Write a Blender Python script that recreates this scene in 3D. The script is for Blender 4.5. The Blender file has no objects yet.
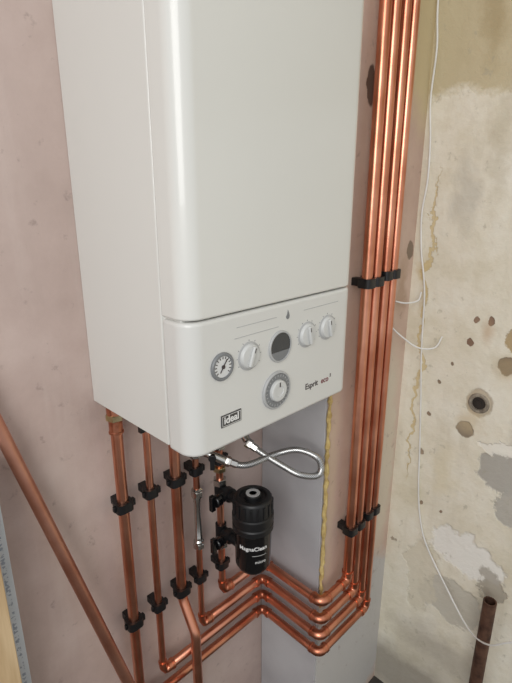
import bpy, bmesh, math, random
from mathutils import Vector, Matrix
random.seed(4)
H0=1.63
def V(x,y,z): return Vector((x,y,z+H0))
scene=bpy.context.scene
scene.view_settings.view_transform='Standard'
POS={}
# ------------------------------------------------------------ materials
def s2l(c):
    return tuple(((v/255)/12.92 if v/255<=0.04045 else ((v/255+0.055)/1.055)**2.4) for v in c)+(1,)
def mat(name,rgb,rough=0.5,metal=0.0,noise=0.0,scale=20,rgb2=None,bump=0.0,coat=0.0,bscale=None,stretch=None):
    m=bpy.data.materials.new(name); m.use_nodes=True
    nt=m.node_tree; b=nt.nodes['Principled BSDF']
    b.inputs['Roughness'].default_value=rough; b.inputs['Metallic'].default_value=metal
    b.inputs['Coat Weight'].default_value=coat
    g=nt.nodes.new('ShaderNodeNewGeometry'); src=g.outputs['Position']
    if stretch:
        mp=nt.nodes.new('ShaderNodeMapping'); mp.inputs['Scale'].default_value=stretch; nt.links.new(src,mp.inputs['Vector']); src=mp.outputs[0]
    n=nt.nodes.new('ShaderNodeTexNoise'); n.inputs['Scale'].default_value=scale; n.inputs['Detail'].default_value=5
    nt.links.new(src,n.inputs['Vector'])
    if rgb2 is None: rgb2=tuple(v*(1-noise) for v in rgb)
    r=nt.nodes.new('ShaderNodeValToRGB'); r.color_ramp.elements[0].position=.35; r.color_ramp.elements[1].position=.65
    r.color_ramp.elements[0].color=s2l(rgb2); r.color_ramp.elements[1].color=s2l(rgb)
    nt.links.new(n.outputs['Fac'],r.inputs['Fac']); nt.links.new(r.outputs['Color'],b.inputs['Base Color'])
    if bump>0:
        n2=nt.nodes.new('ShaderNodeTexNoise'); n2.inputs['Scale'].default_value=bscale or scale*3; n2.inputs['Detail'].default_value=6
        nt.links.new(src,n2.inputs['Vector'])
        bp=nt.nodes.new('ShaderNodeBump'); bp.inputs['Strength'].default_value=bump; bp.inputs['Distance'].default_value=.004
        nt.links.new(n2.outputs['Fac'],bp.inputs['Height']); nt.links.new(bp.outputs['Normal'],b.inputs['Normal'])
    return m
M={}
M['white']=mat('boiler_enamel',(217,217,212),.27,noise=.01,scale=3,coat=.3)
M['white2']=mat('panel_enamel',(213,213,209),.32,noise=.01,scale=4,coat=.2)
M['copper']=mat('copper',(232,166,138),.3,1,rgb2=(200,128,100),scale=9,bump=.06,bscale=60)
M['copper_old']=mat('copper_dull',(212,156,134),.42,1,rgb2=(190,130,108),scale=12,bump=.08,bscale=60)
M['solder']=mat('copper_fitting',(222,150,120),.34,1,rgb2=(178,110,84),scale=40,bump=.05)
M['brown']=mat('rusty_iron',(112,82,66),.6,.5,rgb2=(74,52,42),scale=40,bump=.3)
M['black']=mat('black_plastic',(20,20,22),.42,noise=.2,scale=30)
M['black2']=mat('black_gloss_plastic',(14,14,16),.25,noise=.2,scale=30,coat=.3)
M['brass']=mat('brass',(206,190,150),.32,1,rgb2=(176,158,118),scale=50)
M['chrome']=mat('nickel',(212,210,206),.25,1,noise=.1,scale=40)
M['grey']=mat('grey_plastic',(124,126,128),.4,noise=.05)
M['lgrey']=mat('light_grey_plastic',(178,179,179),.4,noise=.04)
M['knob']=mat('knob_plastic',(204,205,203),.4,noise=.02)
M['dark']=mat('dark_display',(44,48,54),.15,noise=.1,coat=.5)
M['face']=mat('dial_face_white',(214,215,214),.4,noise=.02)
M['ink']=mat('dark_ink',(60,50,50),.5,noise=.05)
M['red']=mat('maroon_ink',(120,50,55),.5,noise=.05)
M['badge']=mat('badge_grey',(66,64,64),.4,noise=.05)
M['letter']=mat('white_print',(232,232,230),.5,noise=.02)
M['cable']=mat('white_cable',(230,229,224),.5,noise=.04)
M['foam']=mat('yellow_foam',(212,188,126),.8,rgb2=(176,148,90),scale=60,bump=.7,bscale=90)
M['wood']=mat('pine',(208,182,144),.6,rgb2=(180,150,110),scale=9,bump=.1,stretch=(8,8,.5))
M['board']=mat('foil_board',(206,212,218),.42,noise=.06,scale=12,metal=.1)
M['plate']=mat('plasterboard_grey',(190,189,190),.8,rgb2=(172,170,172),scale=5,bump=.05)
M['floor']=mat('dusty_concrete',(92,86,80),.9,rgb2=(62,58,54),scale=9,bump=.4)
M['sleeve']=mat('crumbling_mortar',(160,150,134),.9,rgb2=(112,102,90),scale=60,bump=.6)
M['hole']=mat('hole_dark',(56,48,42),.9,noise=.2)
# faded print on the board face: band of broken marks
nt=M['board'].node_tree; b=nt.nodes['Principled BSDF']; old=b.inputs['Base Color'].links[0].from_socket
g=nt.nodes.new('ShaderNodeNewGeometry'); sp_=nt.nodes.new('ShaderNodeSeparateXYZ'); nt.links.new(g.outputs['Position'],sp_.inputs[0])
def mth(nt,op,a,bv=None,c=None):
    q=nt.nodes.new('ShaderNodeMath'); q.operation=op
    for i,v in enumerate((a,bv,c)):
        if v is None: continue
        if isinstance(v,(int,float)): q.inputs[i].default_value=v
        else: nt.links.new(v,q.inputs[i])
    return q.outputs[0]
band=mth(nt,'COMPARE',sp_.outputs[0],.186,.0035)
mp=nt.nodes.new('ShaderNodeMapping'); mp.inputs['Scale'].default_value=(90,0,150); nt.links.new(g.outputs['Position'],mp.inputs['Vector'])
nn=nt.nodes.new('ShaderNodeTexNoise'); nn.inputs['Scale'].default_value=1; nt.links.new(mp.outputs[0],nn.inputs['Vector'])
fac=mth(nt,'MULTIPLY',band,mth(nt,'GREATER_THAN',nn.outputs['Fac'],.52)); fac=mth(nt,'MULTIPLY',fac,.6)
mx=nt.nodes.new('ShaderNodeMix'); mx.data_type='RGBA'; nt.links.new(fac,mx.inputs['Factor']); nt.links.new(old,mx.inputs['A']); mx.inputs['B'].default_value=s2l((96,110,136)); nt.links.new(mx.outputs['Result'],b.inputs['Base Color'])

def hosemat():
    m=mat('braided_steel',(200,200,198),.3,.85,noise=.1,scale=60)
    nt=m.node_tree;b=nt.nodes['Principled BSDF']
    g=nt.nodes.new('ShaderNodeUVMap')
    hs=[]
    for sx in (1,-1):
        mp=nt.nodes.new('ShaderNodeMapping'); mp.inputs['Rotation'].default_value=(0,0,sx*.78)
        nt.links.new(g.outputs['UV'],mp.inputs['Vector'])
        w=nt.nodes.new('ShaderNodeTexWave'); w.inputs['Scale'].default_value=1.0
        nt.links.new(mp.outputs['Vector'],w.inputs['Vector']); hs.append(w)
    mx=nt.nodes.new('ShaderNodeMath'); mx.operation='MULTIPLY'
    nt.links.new(hs[0].outputs['Fac'],mx.inputs[0]); nt.links.new(hs[1].outputs['Fac'],mx.inputs[1])
    r=nt.nodes.new('ShaderNodeValToRGB'); r.color_ramp.elements[0].color=s2l((90,90,92)); r.color_ramp.elements[1].color=s2l((228,228,226)); r.color_ramp.elements[1].position=.35
    nt.links.new(mx.outputs[0],r.inputs['Fac']); nt.links.new(r.outputs['Color'],b.inputs['Base Color'])
    return m
M['hose']=hosemat()

def wallmat(name,stops,patches,scale=1.6,amp=.03,bump=.35,chips=None,streak=None,dots=None):
    m=bpy.data.materials.new(name); m.use_nodes=True; nt=m.node_tree; L=nt.links; N=nt.nodes
    b=N['Principled BSDF']; b.inputs['Roughness'].default_value=.85
    g=N.new('ShaderNodeNewGeometry'); P=g.outputs['Position']
    def noise(sc,det=6,ro=.55,vec=None):
        n=N.new('ShaderNodeTexNoise'); n.inputs['Scale'].default_value=sc; n.inputs['Detail'].default_value=det; n.inputs['Roughness'].default_value=ro
        L.new(vec or P,n.inputs['Vector']); return n
    def mixc(f,a,bcol):
        mx=N.new('ShaderNodeMix'); mx.data_type='RGBA'; L.new(f,mx.inputs['Factor']); L.new(a,mx.inputs['A']); mx.inputs['B'].default_value=s2l(bcol); return mx.outputs['Result']
    n1=noise(scale,10,.66)
    r=N.new('ShaderNodeValToRGB')
    r.color_ramp.elements[0].position=.3; r.color_ramp.elements[0].color=s2l(stops[0])
    r.color_ramp.elements[1].position=.7; r.color_ramp.elements[1].color=s2l(stops[-1])
    for i,c in enumerate(stops[1:-1]):
        e=r.color_ramp.elements.new(.3+.4*(i+1)/(len(stops)-1)); e.color=s2l(c)
    L.new(n1.outputs['Fac'],r.inputs['Fac']); col=r.outputs['Color']
    def distort(sc_,am,src):
        nd=noise(sc_,6,.6)
        sub=N.new('ShaderNodeVectorMath'); sub.operation='SUBTRACT'; sub.inputs[1].default_value=(.5,.5,.5); L.new(nd.outputs['Color'],sub.inputs[0])
        sc=N.new('ShaderNodeVectorMath'); sc.operation='SCALE'; sc.inputs['Scale'].default_value=am; L.new(sub.outputs[0],sc.inputs[0])
        ad=N.new('ShaderNodeVectorMath'); ad.operation='ADD'; L.new(src,ad.inputs[0]); L.new(sc.outputs[0],ad.inputs[1]); return ad.outputs[0]
    PD=distort(40,amp,P); PB=distort(12,.12,PD)
    if streak:
        mp=N.new('ShaderNodeMapping'); mp.inputs['Scale'].default_value=(9,9,1.2); L.new(P,mp.inputs['Vector'])
        ns=noise(1.6,6,.6,mp.outputs[0])
        mr=N.new('ShaderNodeMapRange'); mr.inputs['From Min'].default_value=.52; mr.inputs['From Max'].default_value=.72; mr.inputs['To Max'].default_value=.55
        L.new(ns.outputs['Fac'],mr.inputs['Value']); col=mixc(mr.outputs[0],col,streak)
    hgt=None
    def hmax(h):
        nonlocal hgt
        if hgt is None: hgt=h
        else:
            q=N.new('ShaderNodeMath'); q.operation='MAXIMUM'; L.new(hgt,q.inputs[0]); L.new(h,q.inputs[1]); hgt=q.outputs[0]
    for (c,rad,rgb,st,*soft) in patches:
        big=max(rad[1] if rad[1]<.25 else rad[0],rad[2])>.045
        a=N.new('ShaderNodeVectorMath'); a.operation='SUBTRACT'; a.inputs[1].default_value=c; L.new(PB if big else PD,a.inputs[0])
        d=N.new('ShaderNodeVectorMath'); d.operation='DIVIDE'; d.inputs[1].default_value=rad; L.new(a.outputs[0],d.inputs[0])
        ln=N.new('ShaderNodeVectorMath'); ln.operation='LENGTH'; L.new(d.outputs[0],ln.inputs[0])
        mr=N.new('ShaderNodeMapRange'); mr.inputs['From Min'].default_value=1.0; mr.inputs['From Max'].default_value=(soft[0] if soft else (.86 if rad[1]<1 else .97))
        mr.inputs['To Min'].default_value=0; mr.inputs['To Max'].default_value=st; L.new(ln.outputs['Value'],mr.inputs['Value'])
        col=mixc(mr.outputs[0],col,rgb)
        if not soft: hmax(mr.outputs[0])
    n3=noise(34,5,.65)
    mr=N.new('ShaderNodeMapRange'); mr.inputs['From Min'].default_value=.62; mr.inputs['From Max'].default_value=.70; mr.inputs['To Max'].default_value=.45
    L.new(n3.outputs['Fac'],mr.inputs['Value']); col=mixc(mr.outputs[0],col,tuple(v*.8 for v in stops[0]))
    if chips:
        for sc_,lo,hi,c in chips:
            nn=noise(sc_,7,.7); mr=N.new('ShaderNodeMapRange'); mr.inputs['From Min'].default_value=lo; mr.inputs['From Max'].default_value=hi; mr.inputs['To Max'].default_value=.8
            L.new(nn.outputs['Fac'],mr.inputs['Value']); col=mixc(mr.outputs[0],col,c); hmax(mr.outputs[0])
    if dots:
        for sc_,rad_,keep,c in dots:
            vo=N.new('ShaderNodeTexVoronoi'); vo.inputs['Scale'].default_value=sc_; L.new(PD,vo.inputs['Vector'])
            mr=N.new('ShaderNodeMapRange'); mr.inputs['From Min'].default_value=rad_; mr.inputs['From Max'].default_value=rad_*.7; mr.inputs['To Max'].default_value=.85
            L.new(vo.outputs['Distance'],mr.inputs['Value'])
            sc3=N.new('ShaderNodeSeparateColor'); L.new(vo.outputs['Color'],sc3.inputs[0])
            k=mth(nt,'GREATER_THAN',sc3.outputs[0],keep); f=mth(nt,'MULTIPLY',mr.outputs[0],k)
            col=mixc(f,col,c); hmax(f)
    L.new(col,b.inputs['Base Color'])
    n4=noise(30,8,.6); h=n4.outputs['Fac']
    if hgt is not None:
        q=N.new('ShaderNodeMath'); q.operation='MULTIPLY_ADD'; L.new(hgt,q.inputs[0]); q.inputs[1].default_value=-.8; L.new(h,q.inputs[2]); h=q.outputs[0]
    bp=N.new('ShaderNodeBump'); bp.inputs['Strength'].default_value=bump; bp.inputs['Distance'].default_value=.006
    L.new(h,bp.inputs['Height']); L.new(bp.outputs['Normal'],b.inputs['Normal'])
    return m
M['wallA']=wallmat('pink_plaster',[(172,151,142),(188,167,158),(203,184,175)],[
  ((.1,.85,H0+.1),(.5,.3,.5),(204,187,178),.5,.2),
  ((.75,.85,H0-.9),(.14,.3,.5),(192,177,174),.5,.3),
 ],scale=3.2,bump=.18,streak=(203,187,178))
def wb(y,z,ry,rz,c,st,*s): return ((1.22,y,z+H0),(.3,ry,rz),c,st,*s)
M['wallB']=wallmat('stripped_cream_plaster',[(212,203,177),(230,223,204),(239,235,221)],[
  ((1.22,.2,.97+H0),(.6,6,.785),(196,182,146),.9),
  wb(.33,.46,.15,.17,(128,112,92),.9,.25),
  wb(.40,.30,.05,.06,(140,122,98),.7,.3),
  wb(.50,.34,.04,.12,(172,154,116),.7,.2),
  wb(.52,-.02,.045,.12,(192,186,170),.6,.3),
  wb(.45,.10,.03,.2,(200,190,166),.6,.2),
  wb(.592,-.4,.007,.45,(208,184,126),.7),
  wb(.60,-.25,.02,.10,(200,176,124),.6,.2),
  wb(.464,-.375,.009,.011,(120,86,64),.9),
  wb(.455,-.318,.008,.010,(130,94,68),.85),
  wb(.419,-.312,.009,.014,(118,84,62),.9),
  wb(.425,-.34,.02,.045,(196,162,126),.5,.2),
  wb(.34,-.31,.04,.075,(176,152,110),.9),
  wb(.37,-.415,.023,.024,(96,78,62),.9),
  wb(.37,-.42,.04,.04,(190,168,130),.5,.4),
  wb(.422,-.528,.036,.040,(176,158,130),.7),
  wb(.447,-.61,.025,.024,(124,106,84),.85),
  wb(.437,-.595,.05,.055,(206,186,148),.5,.4),
  wb(.31,-.60,.04,.05,(146,142,134),.6,.3),
  wb(.34,-.70,.075,.055,(168,164,156),.85),
  wb(.30,-.78,.05,.07,(180,176,166),.9),
  wb(.345,-.64,.06,.02,(240,236,224),.8),
  wb(.49,-.76,.05,.10,(222,210,176),.5,.3),
  wb(.40,-.98,.11,.07,(240,238,231),.8),
  wb(.42,-1.16,.10,.08,(190,185,172),.75),
  wb(.52,-1.12,.05,.14,(216,208,186),.7),
  wb(.33,-1.04,.04,.05,(160,152,138),.75),
  wb(.56,-.72,.008,.010,(146,122,98),.8),
  wb(.55,-.60,.005,.007,(140,116,92),.9),
  wb(.53,-.50,.005,.006,(130,108,86),.9),
  wb(.50,-.44,.005,.005,(130,108,86),.9),
  wb(.54,-.88,.006,.007,(146,122,100),.9),
  wb(.48,-.88,.005,.006,(136,112,90),.9),
  wb(.44,-1.36,.2,.10,(176,168,154),.7,.3),
  wb(.5,-1.55,.6,.14,(146,138,126),.8,.4),
 ],scale=5.0,amp=.018,bump=.6,streak=(206,198,176),chips=[(11,.70,.72,(156,140,118)),(7,.715,.73,(180,170,152))],
 dots=[(16,.10,.80,(118,98,78)),(34,.11,.86,(150,130,104))])
def xb(x,z,rx,rz,c,st,*s): return ((x,.638,z+H0),(rx,.3,rz),c,st,*s)
M['box']=wallmat('patched_boxing_plaster',[(186,158,142),(200,174,157),(210,188,171)],[
  xb(1.2,.5,.10,.42,(202,186,144),.9,.7),
  xb(.974,.195,.018,.042,(92,70,58),.95),
  xb(1.17,-.25,.04,.10,(172,144,120),.7,.3),
  xb(1.2,-.16,.018,.025,(128,112,94),.9),
  xb(1.15,-.75,.08,.40,(212,202,182),.8,.6),
  xb(1.0,-1.35,.4,.32,(194,192,188),.95),
  xb(.9,-.75,.03,.5,(204,184,158),.6,.3),
 ],scale=3,amp=.02,bump=.3)

# ------------------------------------------------------------ mesh helpers
def meta(o,label=None,cat=None,group=None,kind=None):
    if label: o['label']=label
    if cat: o['category']=cat
    if group: o['group']=group
    if kind: o['kind']=kind
def finish(name,bm,material,parent=None,origin=None,angle=35,bevel=0,bseg=3,recalc=True,**kw):
    if recalc: bmesh.ops.recalc_face_normals(bm,faces=bm.faces)
    vs=[v.co for v in bm.verts]
    if origin is None:
        mn=Vector([min(v[i] for v in vs) for i in range(3)]); mx=Vector([max(v[i] for v in vs) for i in range(3)])
        origin=Vector(((mn.x+mx.x)/2,(mn.y+mx.y)/2,mn.z))
    origin=Vector(origin)
    bmesh.ops.translate(bm,verts=bm.verts,vec=-origin)
    me=bpy.data.meshes.new(name); bm.to_mesh(me); bm.free()
    me.shade_smooth(); me.set_sharp_from_angle(angle=math.radians(angle))
    me.materials.append(material)
    o=bpy.data.objects.new(name,me); scene.collection.objects.link(o); o.location=origin
    POS[o.name]=origin.copy()
    if parent is not None: attach(o,parent)
    if bevel:
        m=o.modifiers.new('Bevel','BEVEL'); m.width=bevel; m.segments=bseg; m.limit_method='ANGLE'; m.angle_limit=math.radians(40); m.harden_normals=False
    meta(o,**kw); return o
def attach(o,p):
    o.parent=p; o.matrix_parent_inverse=Matrix.Translation(-POS[p.name])
def empty(name,loc,**kw):
    o=bpy.data.objects.new(name,None); scene.collection.objects.link(o); o.location=loc; o.empty_display_size=.05
    POS[o.name]=Vector(loc); meta(o,**kw); return o
def frame(d):
    d=d.normalized(); a=Vector((0,0,1)) if abs(d.z)<.9 else Vector((1,0,0))
    u=d.cross(a).normalized(); w=d.cross(u).normalized(); return d,u,w
def add_lathe(bm,o,d,prof,seg=32,rot=0):
    d,u,w=frame(Vector(d)); o=Vector(o); rings=[]
    for t,r in prof:
        if r<1e-6: rings.append([bm.verts.new(o+d*t)])
        else: rings.append([bm.verts.new(o+d*t+(u*math.cos(rot+2*math.pi*i/seg)+w*math.sin(rot+2*math.pi*i/seg))*r) for i in range(seg)])
    for a,b in zip(rings,rings[1:]):
        for i in range(seg):
            j=(i+1)%seg
            if len(a)==1 and len(b)==1: continue
            if len(a)==1: bm.faces.new((a[0],b[i],b[j]))
            elif len(b)==1: bm.faces.new((a[i],a[j],b[0]))
            else: bm.faces.new((a[i],a[j],b[j],b[i]))
    if len(rings[0])>1: bm.faces.new(rings[0])
    if len(rings[-1])>1: bm.faces.new(rings[-1])
def add_box(bm,c,s,rot=None):
    c=Vector(c); vs=[]
    for x in(-.5,.5):
        for y in(-.5,.5):
            for z in(-.5,.5):
                p=Vector((x*s[0],y*s[1],z*s[2]))
                if rot: p=rot@p
                vs.append(bm.verts.new(c+p))
    for f in((0,1,3,2),(4,6,7,5),(0,4,5,1),(2,3,7,6),(0,2,6,4),(1,5,7,3)): bm.faces.new([vs[i] for i in f])
def fillet(pts,rs,n=10):
    pts=[Vector(p) for p in pts]; out=[pts[0]]
    for i in range(1,len(pts)-1):
        a=(pts[i]-pts[i-1]).normalized(); b=(pts[i+1]-pts[i]).normalized(); r=rs[i] if isinstance(rs,list) else rs
        th=a.angle(b)
        if th<1e-3: out.append(pts[i]); continue
        t=r*math.tan(th/2); st=pts[i]-a*t; c=pts[i]+(b-a).normalized()*(r/math.cos(th/2)); ax=a.cross(b).normalized()
        for k in range(n+1): out.append(c+Matrix.Rotation(th*k/n,3,ax)@(st-c))
    out.append(pts[-1]); return out
def add_tube(bm,pts,r,seg=20,hollow=0,uv=False):
    n=len(pts); R=r if isinstance(r,list) else [r]*n
    tang=[]
    for i in range(n):
        a=(pts[i]-pts[i-1]) if i>0 else (pts[1]-pts[0]); b=(pts[i+1]-pts[i]) if i<n-1 else a
        tang.append((a.normalized()+b.normalized()).normalized())
    d,u,w=frame(tang[0]); rings=[]; 
    for i in range(n):
        if i>0:
            q=tang[i-1].rotation_difference(tang[i]); u=(q@u); u=(u-tang[i]*u.dot(tang[i])).normalized()
        w=tang[i].cross(u)
        rings.append([bm.verts.new(pts[i]+(u*math.cos(2*math.pi*k/seg)+w*math.sin(2*math.pi*k/seg))*R[i]) for k in range(seg)])
    lay=bm.loops.layers.uv.verify() if uv else None
    ln=0
    for i in range(n-1):
        L2=ln+(pts[i+1]-pts[i]).length
        for k in range(seg):
            j=(k+1)%seg; f=bm.faces.new((rings[i][k],rings[i][j],rings[i+1][j],rings[i+1][k]))
            if uv:
                c=2*math.pi*R[i]*100
                for lp,(a,b) in zip(f.loops,((k,ln),(k+1,ln),(k+1,L2),(k,L2))): lp[lay].uv=(a/seg*c,b*100)
        ln=L2
    if hollow:
        for e in (0,1):
            ring=rings[-1] if e else rings[0]; t=tang[-1] if e else -tang[0]; c=pts[-1] if e else pts[0]
            inner=[bm.verts.new(c+(v.co-c)*hollow) for v in ring]; deep=[bm.verts.new(v.co-t*.03) for v in inner]
            for k in range(seg):
                j=(k+1)%seg; bm.faces.new((ring[k],ring[j],inner[j],inner[k])); bm.faces.new((inner[k],inner[j],deep[j],deep[k]))
            bm.faces.new(deep)
    else:
        bm.faces.new(rings[0]); bm.faces.new(rings[-1])
def catmull(P,n=8):
    P=[Vector(p) for p in P]; Q=[P[0]*2-P[1]]+P+[P[-1]*2-P[-2]]; out=[]
    for i in range(1,len(Q)-2):
        for k in range(n):
            t=k/n; a,b,c,d=Q[i-1:i+3]
            out.append(.5*((2*b)+(c-a)*t+(2*a-5*b+4*c-d)*t*t+(3*b-a-3*c+d)*t**3))
    out.append(P[-1]); return out
def text(name,body,size,o,right,up,m,parent,offset=0,wrap=None,**kw):
    cu=bpy.data.curves.new(name+'_c','FONT'); cu.body=body; cu.size=size; cu.align_x='CENTER'; cu.align_y='CENTER'; cu.extrude=.0002; cu.offset=offset
    to=bpy.data.objects.new(name+'_t',cu); scene.collection.objects.link(to)
    dg=bpy.context.evaluated_depsgraph_get(); dg.update()
    me=bpy.data.meshes.new_from_object(to.evaluated_get(dg)); bpy.data.objects.remove(to)
    right=Vector(right);up=Vector(up);nr=right.cross(up)
    bm=bmesh.new(); bm.from_mesh(me); bpy.data.meshes.remove(me)
    for v in bm.verts:
        x,y,z=v.co
        if wrap:
            ax,rr,a0=wrap; a=a0+x/rr
            v.co=Vector(ax)+Vector((math.cos(a),math.sin(a),0))*(rr+z+.0003)+Vector((0,0,y))
        else: v.co=Vector(o)+right*x+up*y+nr*z
    return finish(name,bm,m,parent,**kw)

# ------------------------------------------------------------ setting
def slab(name,a,b,m,label,**k):
    bm=bmesh.new(); a=Vector(a);b=Vector(b); add_box(bm,(a+b)/2,b-a)
    return finish(name,bm,m,label=label,kind='structure',**k)
CE=2.7
slab('wall_back',(-1.6,.85,0),(1.32,.95,CE),M['wallA'],'wall of blotchy pink skimmed plaster behind the boiler')
slab('wall_right',(1.22,-1.6,0),(1.32,.85,CE),M['wallB'],'old cream plaster wall, stripped, stained and full of holes')
slab('wall_front',(.879,.638,0),(1.22,.85,CE),M['box'],'boxed-out chimney corner in patched pink and tan plaster')
slab('floor',(-1.6,-1.6,-.1),(1.32,.95,0),M['floor'],'dusty bare concrete floor')
bm=bmesh.new(); add_box(bm,(.8755,.744,1.2),(.007,.208,2.4))
finish('plasterboard_sheet',bm,M['plate'],bevel=.001,label='grey plasterboard sheet lining the side of the boxing',cat='plasterboard')
bm=bmesh.new()
pts=[Vector((.8765+random.uniform(-.002,.002),.634+random.uniform(-.002,.001),.55+i*.012)) for i in range(64)]
add_tube(bm,pts,[.0048+random.uniform(-.002,.002) for _ in pts],seg=8)
finish('foam_bead',bm,M['foam'],label='lumpy bead of yellow expanding foam along the boxing edge',cat='expanding foam')

# ------------------------------------------------------------ boiler
X0,X1,YF,YB=.405,.812,.542,.85
K=YF/.56
ZB,ZS,ZT=-.403,-.186,.302
boiler=empty('boiler',V(.608,.70,ZB),label='white wall-hung combi boiler with rounded front and control panel',cat='boiler')
def prism(bm,prof,z0,z1):
    a=[bm.verts.new(V(x,y,z0)) for x,y in prof]; b=[bm.verts.new(V(x,y,z1)) for x,y in prof]; n=len(prof)
    for i in range(n): bm.faces.new((a[i],a[(i+1)%n],b[(i+1)%n],b[i]))
    bm.faces.new(a); bm.faces.new(b)
def front_profile(x0,x1,yf,yb,r):
    p=[(x0,yb)]
    for k in range(15):
        a=math.radians(90*k/14); p.append((x0+r-r*math.cos(a),yf+r-r*math.sin(a)))
    for k in range(15):
        a=math.radians(90*k/14); p.append((x1-r+r*math.sin(a),yf+r-r*math.cos(a)))
    p.append((x1,yb)); return p
SE=.602
bm=bmesh.new(); prism(bm,[(X0+.001,YB),(X0+.001,SE+.0015),(X0+.006,SE+.0012),(X0+.006,YF+.02),(X1-.006,YF+.02),(X1-.006,SE+.0012),(X1-.001,SE+.0015),(X1-.001,YB)],ZB+.004,ZT)
finish('casing',bm,M['white'],boiler,bevel=.0025,angle=30)
bm=bmesh.new(); prism(bm,front_profile(X0,X1,YF,SE,.030),ZS+.0014,ZT)
finish('front_panel',bm,M['white'],boiler,bevel=.003,angle=30)
bm=bmesh.new(); prism(bm,front_profile(X0,X1,YF,SE,.030),ZB,ZS-.0014)
cp=finish('control_panel',bm,M['white2'],boiler,bevel=.006,bseg=4,angle=30)
F=Vector((0,-1,0))
def disc(name,x,z,prof,m,seg=48,y=YF,**k):
    bm=bmesh.new(); add_lathe(bm,V(x,y,z),F,prof,seg); return finish(name,bm,m,cp,**k)
def bar(name,x,z,w,h,ang,y,t,m,bevel=.0005,**k):
    bm=bmesh.new(); add_box(bm,V(x,y-t/2,z),(w,t,h),Matrix.Rotation(ang,3,'Y')); return finish(name,bm,m,cp,bevel=bevel,**k)
def ticks(name,x,z,n,a0,da,rad,s,y,m):
    bm=bmesh.new()
    for k in range(n):
        a=math.radians(a0+k*da); add_box(bm,V(x+math.sin(a)*rad,y,z+math.cos(a)*rad),s,Matrix.Rotation(a,3,'Y'))
    finish(name,bm,m,cp)
gx,gz=.484*K,-.2725*K
disc('pressure_gauge',gx,gz,[(-.001,.0225),(.003,.0225),(.0045,.021),(.0045,.0178),(.002,.0172)],M['grey'],label='grey gauge bezel')
disc('gauge_face',gx,gz,[(.002,.0172),(.003,.017),(.003,0)],M['face'])
bar('gauge_needle',gx+.001,gz+.001,.0018,.024,math.radians(35),YF-.0032,.001,M['ink'])
ticks('gauge_scale',gx,gz,13,-130,21.6,.0145,(.0013,.0006,.0036),YF-.0033,M['ink'])
disc('gauge_hub',gx,gz,[(.003,.003),(.005,.003),(.0055,0)],M['ink'],seg=16)
for kx,kz in((.5437*K,-.2695*K),(.693*K,-.264*K),(.7536*K,-.262*K)):
    lf=kx<.58; A=math.radians(20 if lf else -12)
    disc('knob_ring',kx,kz,[(-.001,.0238),(.0010,.0238),(.0014,.0228),(.0014,0)],M['lgrey'])
    disc('knob',kx,kz,[(.001,.0208),(.0045,.0200),(.0062,.0185),(.0066,.0165),(.0066,0)],M['knob'],label='white rotary knob')
    bar('knob_grip',kx,kz,.0070,.034,A,YF-.006,.0055,M['knob'],bevel=.002)
    bar('knob_pointer',kx+math.sin(A)*.011,kz+math.cos(A)*.011,.0014,.008,A,YF-.0114,.0006,M['ink'],bevel=0)
    ticks('knob_scale',kx,kz,9,-120,30,.0262,(.0009,.0006,.0022),YF-.0002,M['grey'])
dx,dz=.619*K,-.270*K
disc('display_bezel',dx,dz,[(-.001,.028),(.002,.028),(.0035,.0268),(.0035,.0248),(.001,.0245)],M['lgrey'])
def segdisc(name,x,z,r,zc,upper,y,m):
    bm=bmesh.new(); P=[]
    a0=math.asin(zc/r)
    rng=[a0+(math.pi-2*a0)*k/30 for k in range(31)] if upper else [math.pi-a0+(math.pi+2*a0)*k/30 for k in range(31)]
    for yy in(y,y-.0012): P.append([bm.verts.new(V(x+r*math.cos(a),yy,z+r*math.sin(a))) for a in rng])
    n=31
    for i in range(n): bm.faces.new((P[0][i],P[0][(i+1)%n],P[1][(i+1)%n],P[1][i]))
    bm.faces.new(P[0]);bm.faces.new(P[1]); return finish(name,bm,m,cp)
segdisc('display_window',dx,dz,.0244,-.008,True,YF-.0008,M['dark'])
segdisc('display_keypad',dx,dz,.0244,-.0085,False,YF-.0008,M['grey'])
bx,bz=.6107*K,-.350*K
disc('dial_bezel',bx,bz,[(-.001,.0345),(.003,.0345),(.0045,.033),(.0045,.031),(.003,.0305)],M['lgrey'])
disc('dial_ring',bx,bz,[(.003,.0305),(.0042,.030),(.0042,.0205),(.003,.020)],M['grey'])
disc('dial_centre',bx,bz,[(.003,.0200),(.008,.019),(.0095,.017),(.0095,.010),(.008,.0095),(.008,0)],M['knob'])
bar('dial_pointer',bx,bz+.012,.002,.008,0,YF-.0096,.0006,M['ink'],bevel=0)
ticks('dial_scale',bx,bz,24,0,15,.0270,(.0010,.0006,.0040),YF-.0043,M['lgrey'])
ex,ez=.5016*K,-.368*K
bm=bmesh.new(); add_box(bm,V(ex,YF-.0008,ez),(.043,.0016,.021))
finish('badge',bm,M['badge'],cp,bevel=.0006)
bm=bmesh.new()
ou=[(-.0197,-.0088),(.0197,-.0088),(.0197,.0088),(-.0197,.0088)]
rr=[]
for q in(1,.965):
    rr.append([bm.verts.new(V(ex+a*(1 if q==1 else .96),YF-.0019,ez+b*(1 if q==1 else .91))) for a,b in ou])
for i in range(4): bm.faces.new((rr[0][i],rr[0][(i+1)%4],rr[1][(i+1)%4],rr[1][i]))
finish('badge_border',bm,M['letter'],cp)
text('badge_lettering','ideal',.0175,V(ex,YF-.0018,ez+.0005),(1,0,0),(0,0,1),M['letter'],cp,offset=.0004)
text('model_lettering','Esprit',.0160,V(.689,YF-.0004,-.358),(1,0,0),(0,0,1),M['ink'],cp,offset=.0002)
text('model_lettering','eco',.0160,V(.729,YF-.0004,-.3588),(1,0,0),(0,0,1),M['red'],cp,offset=.0002)
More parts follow.
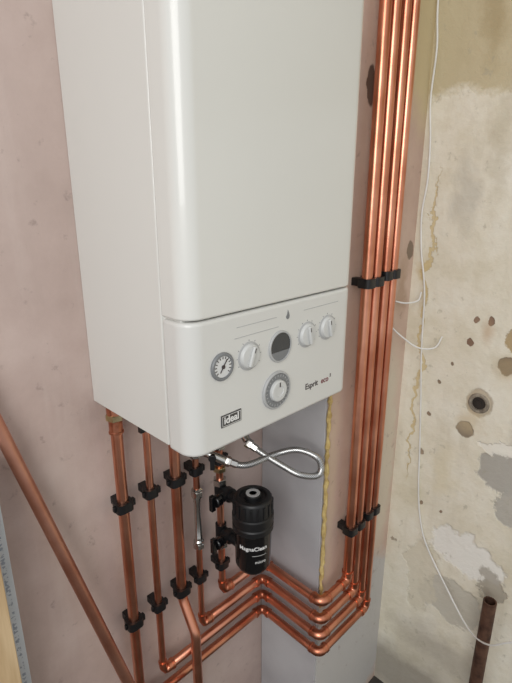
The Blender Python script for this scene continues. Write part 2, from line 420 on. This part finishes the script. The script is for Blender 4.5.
text('model_lettering','2',.009,V(.7465,YF-.0004,-.354),(1,0,0),(0,0,1),M['ink'],cp,offset=.0002)
for lx,lz,lw in((.545,-.209,.09),(.71,-.209,.10),(.545,-.226,.10)):
    bm=bmesh.new(); add_box(bm,V(lx,YF-.0002,lz),(lw,.0006,.0010)); finish('embossed_line',bm,M['lgrey'],cp)
bm=bmesh.new()
pr=[(0,.009),(.003,.003),(.0045,-.002),(.003,-.006),(0,-.0075),(-.003,-.006),(-.0045,-.002),(-.002,.001)]
a=[bm.verts.new(V(.618+x,YF,-.210+z)) for x,z in pr]; b=[bm.verts.new(V(.618+x,YF-.0006,-.210+z)) for x,z in pr]
for i in range(8): bm.faces.new((a[i],a[(i+1)%8],b[(i+1)%8],b[i]))
bm.faces.new(a);bm.faces.new(b); finish('flame_icon',bm,M['grey'],cp)

# ------------------------------------------------------------ pipes
PY=.815; BX=.840; VY=.603
ELR=1.35
def elbow(parent,P,a,b,R,R0=None,m=None):
    a=Vector(a).normalized(); b=Vector(b).normalized(); R0=R0 or R
    fr=max(R,R0)*ELR; t=fr*math.tan(a.angle(b)/2); L=t+.013
    pts=fillet([P-a*L,P,P+b*L],fr,8)
    n=len(pts); rad=[(R0 if i<n/2 else R)+.0016 for i in range(n)]
    bm=bmesh.new(); add_tube(bm,pts,rad,20)
    for c,d,r in((P-a*L,a,R0),(P+b*L,-b,R)):
        add_lathe(bm,c-d*.001,d,[(0,r+.0005),(0,r+.0028),(.005,r+.0030),(.006,r+.0012)],20)
    finish('elbow_fitting',bm,m or M['solder'],parent,angle=50)
def circuit(x,rd,zr,xv,rr,ztop,label):
    P=[V(x,PY,-.43),V(x,PY,zr),V(BX,PY,zr),V(BX,VY,zr),V(xv,VY,zr),V(xv,VY,ztop)]
    pts=fillet(P,rr*ELR,8); R=[]
    for p in pts: R.append(rd if (p.z>zr+H0+.0001 and abs(p.x-x)<.05 and p.y>.8) else rr)
    bm=bmesh.new(); add_tube(bm,pts,R,20)
    o=finish('copper_pipe',bm,M['copper'],angle=60,label=label,cat='copper pipe',group='copper pipes feeding the boiler',origin=V(x,PY,zr))
    for i in range(1,5):
        elbow(o,P[i],P[i]-P[i-1],P[i+1]-P[i],rr,rd if i==1 else rr)
    return o
VX=(.951,.987,1.027,1.060)
c5=circuit(.690,.0090,-1.020,VX[0],.0120,1.05,'thick copper pipe running from the filter round the boxing and up')
c4=circuit(.6185,.0075,-1.078,VX[1],.0115,1.05,'copper pipe with thin drop below the inline valve, rising beside boxing')
c2=circuit(.495,.0080,-1.132,VX[2],.0110,1.05,'thin copper drop pipe joining the stacked runs along the wall')
c1=circuit(.429,.0115,-1.188,VX[3],.0110,1.05,'thick copper drop pipe joining the lowest of the stacked runs')
bm=bmesh.new()
add_tube(bm,fillet([V(.5615,PY,-.43),V(.5615,PY,-.955),V(.562,.768,-1.035),V(.562,.764,-H0+.0)],.05,10),.0120,20)
c3=finish('copper_pipe',bm,M['copper'],angle=60,label='thick copper gas pipe bowed out over the horizontal runs',cat='copper pipe',group='copper pipes feeding the boiler',origin=V(.5615,PY,-1.6))
def nut(p,x,y,z,r,h,m='brass',d=(0,0,1),seg=6,**k):
    bm=bmesh.new(); add_lathe(bm,V(x,y,z),d,[(0,r*.9),(.0015,r),(h-.0015,r),(h,r*.9)],seg,.3); return finish('compression_nut',bm,M[m],p,angle=30,**k)
def lever(p,c,d,ln,m='black'):
    bm=bmesh.new(); d=Vector(d).normalized(); add_lathe(bm,c,d,[(0,.006),(.012,.006),(.013,.009),(.018,.009),(.019,.008)],16)
    u=Vector((0,0,1)); s=d.cross(u)
    rot=Matrix((s,d,u)).transposed()
    add_box(bm,Vector(c)+d*.0165-u*ln*.3,(.010,.005,ln),rot)
    finish('valve_handle',bm,M[m],p,bevel=.0012,label='black valve handle')
for c,x,r in((c1,.429,.0115),(c2,.495,.008),(c3,.5615,.012),(c4,.6185,.0075),(c5,.690,.009)):
    if x>.6:
        bm=bmesh.new(); add_lathe(bm,V(x,PY,-.50),(0,0,1),[(0,r+.004),(.03,r+.005),(.034,r+.007),(.05,r+.007),(.054,r+.004),(.099,r+.004)],24)
        finish('valve_body',bm,M['chrome'],c)
        nut(c,x,PY,-.512,r+.007,.014,'chrome'); nut(c,x,PY,-.425,r+.009,.018,'brass')
    else:
        bm=bmesh.new(); add_lathe(bm,V(x,PY,-.462),(0,0,1),[(0,r+.0005),(0,r+.0030),(.004,r+.0030),(.005,r+.0018),(.030,r+.0018),(.032,r+.004),(.061,r+.004)],24)
        finish('tail_fitting',bm,M['solder'],c)
        nut(c,x,PY,-.434,r+.0065,.014,'brass')
lever(c4,V(.6185,PY-.012,-.470),(0,-1,0),.035)
bm=bmesh.new(); add_lathe(bm,V(.6185,PY,-.845),(0,0,1),[(0,.009),(.003,.0125),(.022,.0125),(.026,.0095),(.034,.0095),(.036,.0085),(.13,.0085),(.133,.0095),(.142,.0095),(.145,.0125),(.165,.0125),(.168,.009)],24)
finish('inline_valve',bm,M['chrome'],c4,label='nickel inline check valve body')
nut(c4,.6185,PY,-.842,.0145,.014,'chrome'); nut(c4,.6185,PY,-.697,.0145,.014,'chrome')
nut(c5,.690,PY,-.880,.0175,.018,'chrome'); nut(c5,.690,PY,-.700,.0175,.018,'chrome'); nut(c5,.690,PY,-.662,.0165,.012,'brass')
nut(c5,.690,PY,-.60,.0165,.016,'chrome')

# pipe clips
def clip(pc,R,dist,W,latch=True,label='black plastic pipe clip screwed to the plaster'):
    n=Vector((0,-1,0)); s=Vector((1,0,0)); h=.0105
    c=empty('pipe_clip',pc-n*dist,label=label,cat='pipe clip',group='black pipe clips')
    bm=bmesh.new(); N=32; D=R+.0050
    rings=[]
    for zz in(-h,h):
        o=[];i_=[]
        for k in range(N):
            a=2*math.pi*k/N; ca,sa=math.cos(a),math.sin(a)
            e=4.0; q=(abs(ca)**e+abs(sa)**e)**(-1/e)
            o.append(bm.verts.new(pc+s*ca*q*W+n*sa*q*D+Vector((0,0,zz))))
            i_.append(bm.verts.new(pc+(s*ca+n*sa)*(R+.0004)+Vector((0,0,zz))))
        rings.append((o,i_))
    (o0,i0),(o1,i1)=rings
    for k in range(N):
        j=(k+1)%N
        bm.faces.new((o0[k],o0[j],o1[j],o1[k])); bm.faces.new((i0[k],i1[k],i1[j],i0[j])); bm.faces.new((o0[k],i0[k],i0[j],o0[j])); bm.faces.new((o1[k],o1[j],i1[j],i1[k]))
    finish('collar',bm,M['black'],c,angle=40)
    L=dist-D+.001
    bm=bmesh.new(); add_box(bm,pc-n*(D-.001+L/2),(.018,L,.018))
    finish('base',bm,M['black'],c,bevel=.001)
    if latch:
        bm=bmesh.new(); add_box(bm,pc+s*(W+.003)+n*.002,(.008,.010,.015)); finish('latch',bm,M['black'],c,bevel=.001)
        bm=bmesh.new(); add_box(bm,pc-s*(W+.002)+n*.001,(.005,.007,.012)); finish('hinge',bm,M['black'],c,bevel=.001)
for z in(-.628,-.932):
    for x,r in((.429,.0115),(.495,.008),(.5615,.012),(.6185,.0075)): clip(V(x,PY,z),r,.85-PY,r+.007)
clip(V(.690,PY,-.935),.009,.85-PY,.016)
clip(V(.690,PY,-.628),.009,.85-PY,.016)
for z in(-.208,-.858):
    for i,(x,r) in enumerate(zip(VX,(.0120,.0115,.0110,.0110))):
        clip(V(x,VY,z+(.008 if i>1 else 0)),r,.638-VY,.0172 if i<2 else .0155,False,'black plastic pipe clip on the boxing riser pipes')

# ------------------------------------------------------------ magnetic filter
fx,fy=.696,.706
fil=empty('magnetic_filter',V(fx,fy,-.885),label='black cylindrical magnetic heating filter with white lettering',cat='heating filter')
bm=bmesh.new(); add_lathe(bm,V(fx,fy,-.885),(0,0,1),[(0,.018),(.004,.028),(.012,.036),(.020,.0385),(.022,.0385),(.024,.042),(.120,.0445),(.124,.0445)],48)
finish('canister',bm,M['black2'],fil)
bm=bmesh.new(); add_lathe(bm,V(fx,fy,-.765),(0,0,1),[(0,.044),(.002,.0485),(.014,.0485),(.017,.046),(.022,.046),(.024,.049),(.040,.049),(.043,.046)],48)
finish('collar',bm,M['black'],fil)
bm=bmesh.new(); 
prof=[(0,.044),(.001,.0455),(.036,.0450),(.041,.043),(.043,.040),(.043,.032),(.038,.030),(.037,.020),(.046,.019),(.048,.017),(.048,.007),(.044,.006),(.044,0)]
add_lathe(bm,V(fx,fy,-.723),(0,0,1),prof,48)
for k in range(18):
    a=2*math.pi*k/18; add_box(bm,V(fx+math.cos(a)*.0455,fy+math.sin(a)*.0455,-.704),(.004,.006,.030),Matrix.Rotation(a,3,'Z'))
finish('cap',bm,M['black'],fil,bevel=.0006)
bm=bmesh.new(); add_lathe(bm,V(fx,fy,-.723),(0,0,1),[(.0478,.0165),(.0488,.0165),(.0488,.009),(.0478,.009)],32); finish('cap_ring',bm,M['lgrey'],fil)
for z in(-.715,-.835):
    bm=bmesh.new(); add_lathe(bm,V(.692,.806,z),(0,-1,0),[(0,.014),(.012,.014),(.013,.018),(.030,.018),(.031,.013),(.066,.013)],24)
    add_lathe(bm,V(.700,.785,z),(-1,0,0),[(0,.011),(.030,.011),(.031,.008),(.036,.008)],20)
    finish('valve',bm,M['black'],fil)
    bm=bmesh.new(); add_lathe(bm,V(.664,.785,z),(-1,0,0),[(0,.013),(.002,.0155),(.016,.0155),(.018,.013)],12)
    add_box(bm,V(.640,.785,z),(.012,.012,.040))
    finish('valve_handle',bm,M['black2'],fil,bevel=.0015)
    bm=bmesh.new(); add_lathe(bm,V(.690,PY,z-.022),(0,0,1),[(0,.014),(.044,.014)],24); finish('tee_body',bm,M['black'],fil)
am=math.radians(225)
text('lettering','MagnaClean',.0140,None,(1,0,0),(0,0,1),M['letter'],fil,offset=.0002,wrap=(V(fx,fy,-.795),.0447,am+.02))
text('lettering','micro',.0115,None,(1,0,0),(0,0,1),M['letter'],fil,wrap=(V(fx,fy,-.832),.0440,am+.42))
bm=bmesh.new()
arc=[am-.05+.1*k for k in range(9)]
lo=[bm.verts.new(V(fx,fy,-.8140)+Vector((math.cos(a),math.sin(a),0))*.0450) for a in arc]; hi=[bm.verts.new(V(fx,fy,-.8132)+Vector((math.cos(a),math.sin(a),0))*.0450) for a in arc]
for k in range(8): bm.faces.new((lo[k],lo[k+1],hi[k+1],hi[k]))
finish('printed_line',bm,M['letter'],fil,recalc=False)

# ------------------------------------------------------------ filling loop
loop=empty('filling_loop_hose',V(.70,.72,-.60),label='braided steel filling loop hose curling under the boiler',cat='hose')
HP=[V(.661,.752,-.597),V(.676,.738,-.606),V(.70,.72,-.608),V(.763,.70,-.600),V(.800,.665,-.589),V(.822,.625,-.600),V(.826,.612,-.625),V(.812,.615,-.641),V(.782,.64,-.636),V(.765,.672,-.622),V(.742,.715,-.598),V(.724,.748,-.575)]
bm=bmesh.new(); add_tube(bm,catmull(HP,8),.0076,16,uv=True); finish('hose',bm,M['hose'],loop,angle=70)
for a,b in((HP[0],HP[1]),(HP[-1],HP[-2])):
    d=(b-a).normalized(); bm=bmesh.new(); add_lathe(bm,a-d*.006,d,[(0,.011),(.002,.0120),(.012,.0120),(.014,.0090),(.028,.0090)],6); finish('hose_nut',bm,M['chrome'],loop,angle=25)
bm=bmesh.new(); add_tube(bm,fillet([V(.6185,PY-.007,-.572),V(.632,.775,-.578),HP[0]+Vector((-.004,.004,.001))],.012),.0095,18)
add_lathe(bm,V(.6185,PY,-.594),(0,0,1),[(0,.012),(.002,.0145),(.042,.0145),(.044,.012)],24)
finish('fill_valve',bm,M['chrome'],c4,label='chrome filling valve')
lever(c4,V(.634,.771,-.578),(-1,-1,0),.035)
fv=empty('fill_valve',V(.724,.758,-.57),label='chrome isolating valve with black lever under the boiler',cat='valve')
bm=bmesh.new(); add_tube(bm,fillet([V(.728,.785,-.401),V(.728,.785,-.545),HP[-1]+Vector((.001,.006,.004))],.012),.0095,18)
finish('body',bm,M['chrome'],fv)
bm=bmesh.new(); add_lathe(bm,V(.728,.785,-.50),(0,0,1),[(0,.014),(.002,.016),(.022,.016),(.024,.014)],6); finish('compression_nut',bm,M['brass'],fv,angle=25)
bm=bmesh.new(); add_lathe(bm,V(.722,.779,-.535),(-1,-1,0),[(0,.007),(.016,.007),(.017,.015),(.028,.015),(.030,.013)],14)
add_box(bm,V(.715,.772,-.535)+Vector((-.012,-.012,0)),(.012,.012,.036),Matrix.Rotation(math.radians(45),3,'Z'))
finish('valve_handle',bm,M['black'],fv,bevel=.0012)
pr=empty('relief_valve',V(.46,.775,-.46),label='small brass relief valve with black tag below boiler',cat='valve')
bm=bmesh.new(); add_lathe(bm,V(.462,.775,-.441),(0,0,1),[(0,.008),(.02,.008),(.021,.011),(.040,.011)],20); finish('body',bm,M['brass'],pr)
bm=bmesh.new(); add_box(bm,V(.460,.770,-.448),(.014,.010,.016)); finish('tag',bm,M['black'],pr,bevel=.001)

# ------------------------------------------------------------ loose items
d0=Vector((.1525,-.05,-.641)); pA=V(.226,.820,-.386)
bm=bmesh.new(); a=pA-d0*.36; b=pA+d0*((1.63-.386-.005)/.641)
add_tube(bm,[a+(b-a)*k/8 for k in range(9)],.0118,24,hollow=.86)
finish('loose_copper_pipe',bm,M['copper_old'],label='loose length of copper pipe leaning against pink wall',cat='copper pipe',angle=50)
bm=bmesh.new(); sp=V(1.150,.300,-1.02); add_tube(bm,[V(1.152,.302,-H0),V(1.151,.301,-1.3),sp],.0165,28,hollow=.8)
finish('stub_pipe',bm,M['brown'],label='rusty open-ended stub pipe rising beside stained wall',cat='pipe',angle=50)
bm=bmesh.new(); add_box(bm,V(.047,.815,-1.025),(.300,.068,1.21))
finish('insulation_board',bm,M['board'],bevel=.001,label='foil-faced board with faded print standing against wall',cat='insulation board')
bm=bmesh.new(); add_box(bm,V(.130,.761,-1.03),(.085,.038,1.20))
finish('timber_batten',bm,M['wood'],bevel=.0015,label='rough sawn pine batten in front of the board',cat='timber')
CP=[V(1.208,.628,.60),V(1.21,.631,.398),V(1.208,.622,.30),V(1.213,.628,.193),V(1.212,.618,.10),V(1.212,.615,.012),V(1.212,.622,-.07),V(1.212,.614,-.158),V(1.210,.600,-.22),V(1.212,.592,-.284),V(1.213,.586,-.42),V(1.213,.573,-.562),V(1.214,.562,-.70),V(1.213,.551,-.836),V(1.212,.535,-.93),V(1.21,.507,-1.003),V(1.20,.437,-1.090),V(1.16,.345,-1.150),V(1.118,.280,-1.122),V(1.105,.225,-1.06),V(1.10,.13,-.98)]
bm=bmesh.new(); add_tube(bm,catmull(CP,7),.0023,10)
finish('white_cable',bm,M['cable'],label='thin white cable dangling down the stained wall',cat='cable')
CQ=[V(1.217,.535,-.375),V(1.19,.54,-.40),V(1.16,.57,-.40),V(1.135,.60,-.375),V(1.125,.632,-.35)]
bm=bmesh.new(); add_tube(bm,catmull(CQ,7),.0021,10); finish('white_cable',bm,M['cable'],label='short white cable end poking from the corner',cat='cable')
CQ=[V(1.203,.598,-.265),V(1.19,.598,-.285),V(1.16,.615,-.29),V(1.14,.634,-.285)]
bm=bmesh.new(); add_tube(bm,catmull(CQ,7),.0021,10); finish('white_cable',bm,M['cable'],label='short loop of white cable tucked into the corner',cat='cable')
ps=empty('pipe_sleeve',V(1.22,.422,-.55),label='round mortared pipe hole in the old plaster',cat='pipe sleeve')
bm=bmesh.new(); add_lathe(bm,V(1.2205,.422,-.528),(-1,0,0),[(0,.027),(.003,.026),(.005,.023),(.004,.018),(-.0,.017)],24); finish('ring',bm,M['sleeve'],ps)
bm=bmesh.new(); add_lathe(bm,V(1.2205,.422,-.528),(-1,0,0),[(0,.0170),(.0015,.0165),(.0015,.008),(.006,.008),(.006,0)],20); finish('plug',bm,M['hole'],ps)
bm=bmesh.new(); bmesh.ops.create_icosphere(bm,subdivisions=2,radius=.02)
for v in bm.verts: v.co=v.co*random.uniform(.8,1.2); v.co.z*=.6
bmesh.ops.translate(bm,verts=bm.verts,vec=Vector((1.15,.58,.012)))
finish('rubble_lump',bm,M['black'],label='dark lump of rubble on the floor by the corner',cat='rubble')

# ------------------------------------------------------------ camera
p=math.radians(17.4)
hdir=Vector((1,1,0)).normalized()
fwd=hdir*math.cos(p)-Vector((0,0,1))*math.sin(p)
cam=bpy.data.cameras.new('camera'); co=bpy.data.objects.new('camera',cam); scene.collection.objects.link(co)
cam.sensor_fit='VERTICAL'; cam.sensor_height=36; cam.lens=500/683*36; cam.clip_start=.01
co.location=(0,0,H0); co.rotation_euler=fwd.to_track_quat('-Z','Y').to_euler()
scene.camera=co
# ------------------------------------------------------------ light
w=bpy.data.worlds.new('world'); scene.world=w; w.use_nodes=True; nt=w.node_tree
bg=nt.nodes['Background']; tc=nt.nodes.new('ShaderNodeTexCoord'); sx=nt.nodes.new('ShaderNodeSeparateXYZ')
nt.links.new(tc.outputs['Generated'],sx.inputs[0])
r=nt.nodes.new('ShaderNodeValToRGB'); r.color_ramp.elements[0].position=0; r.color_ramp.elements[0].color=(.24,.225,.21,1); r.color_ramp.elements[1].position=.6; r.color_ramp.elements[1].color=(.76,.78,.80,1)
mr=nt.nodes.new('ShaderNodeMapRange'); mr.inputs['From Min'].default_value=-1; nt.links.new(sx.outputs['Z'],mr.inputs['Value']); nt.links.new(mr.outputs[0],r.inputs['Fac'])
nt.links.new(r.outputs['Color'],bg.inputs['Color']); bg.inputs['Strength'].default_value=.94
def area(name,loc,tgt,size,e,col):
    l=bpy.data.lights.new(name,'AREA'); l.shape='RECTANGLE'; l.size=size[0]; l.size_y=size[1]; l.energy=e; l.color=col
    o=bpy.data.objects.new(name,l); scene.collection.objects.link(o); o.location=loc; o.rotation_euler=(Vector(tgt)-Vector(loc)).to_track_quat('-Z','Y').to_euler()
area('window_light',(-1.4,-.8,2.2),(.8,.6,1.1),(1.3,1.5),33,(1,.985,.965))
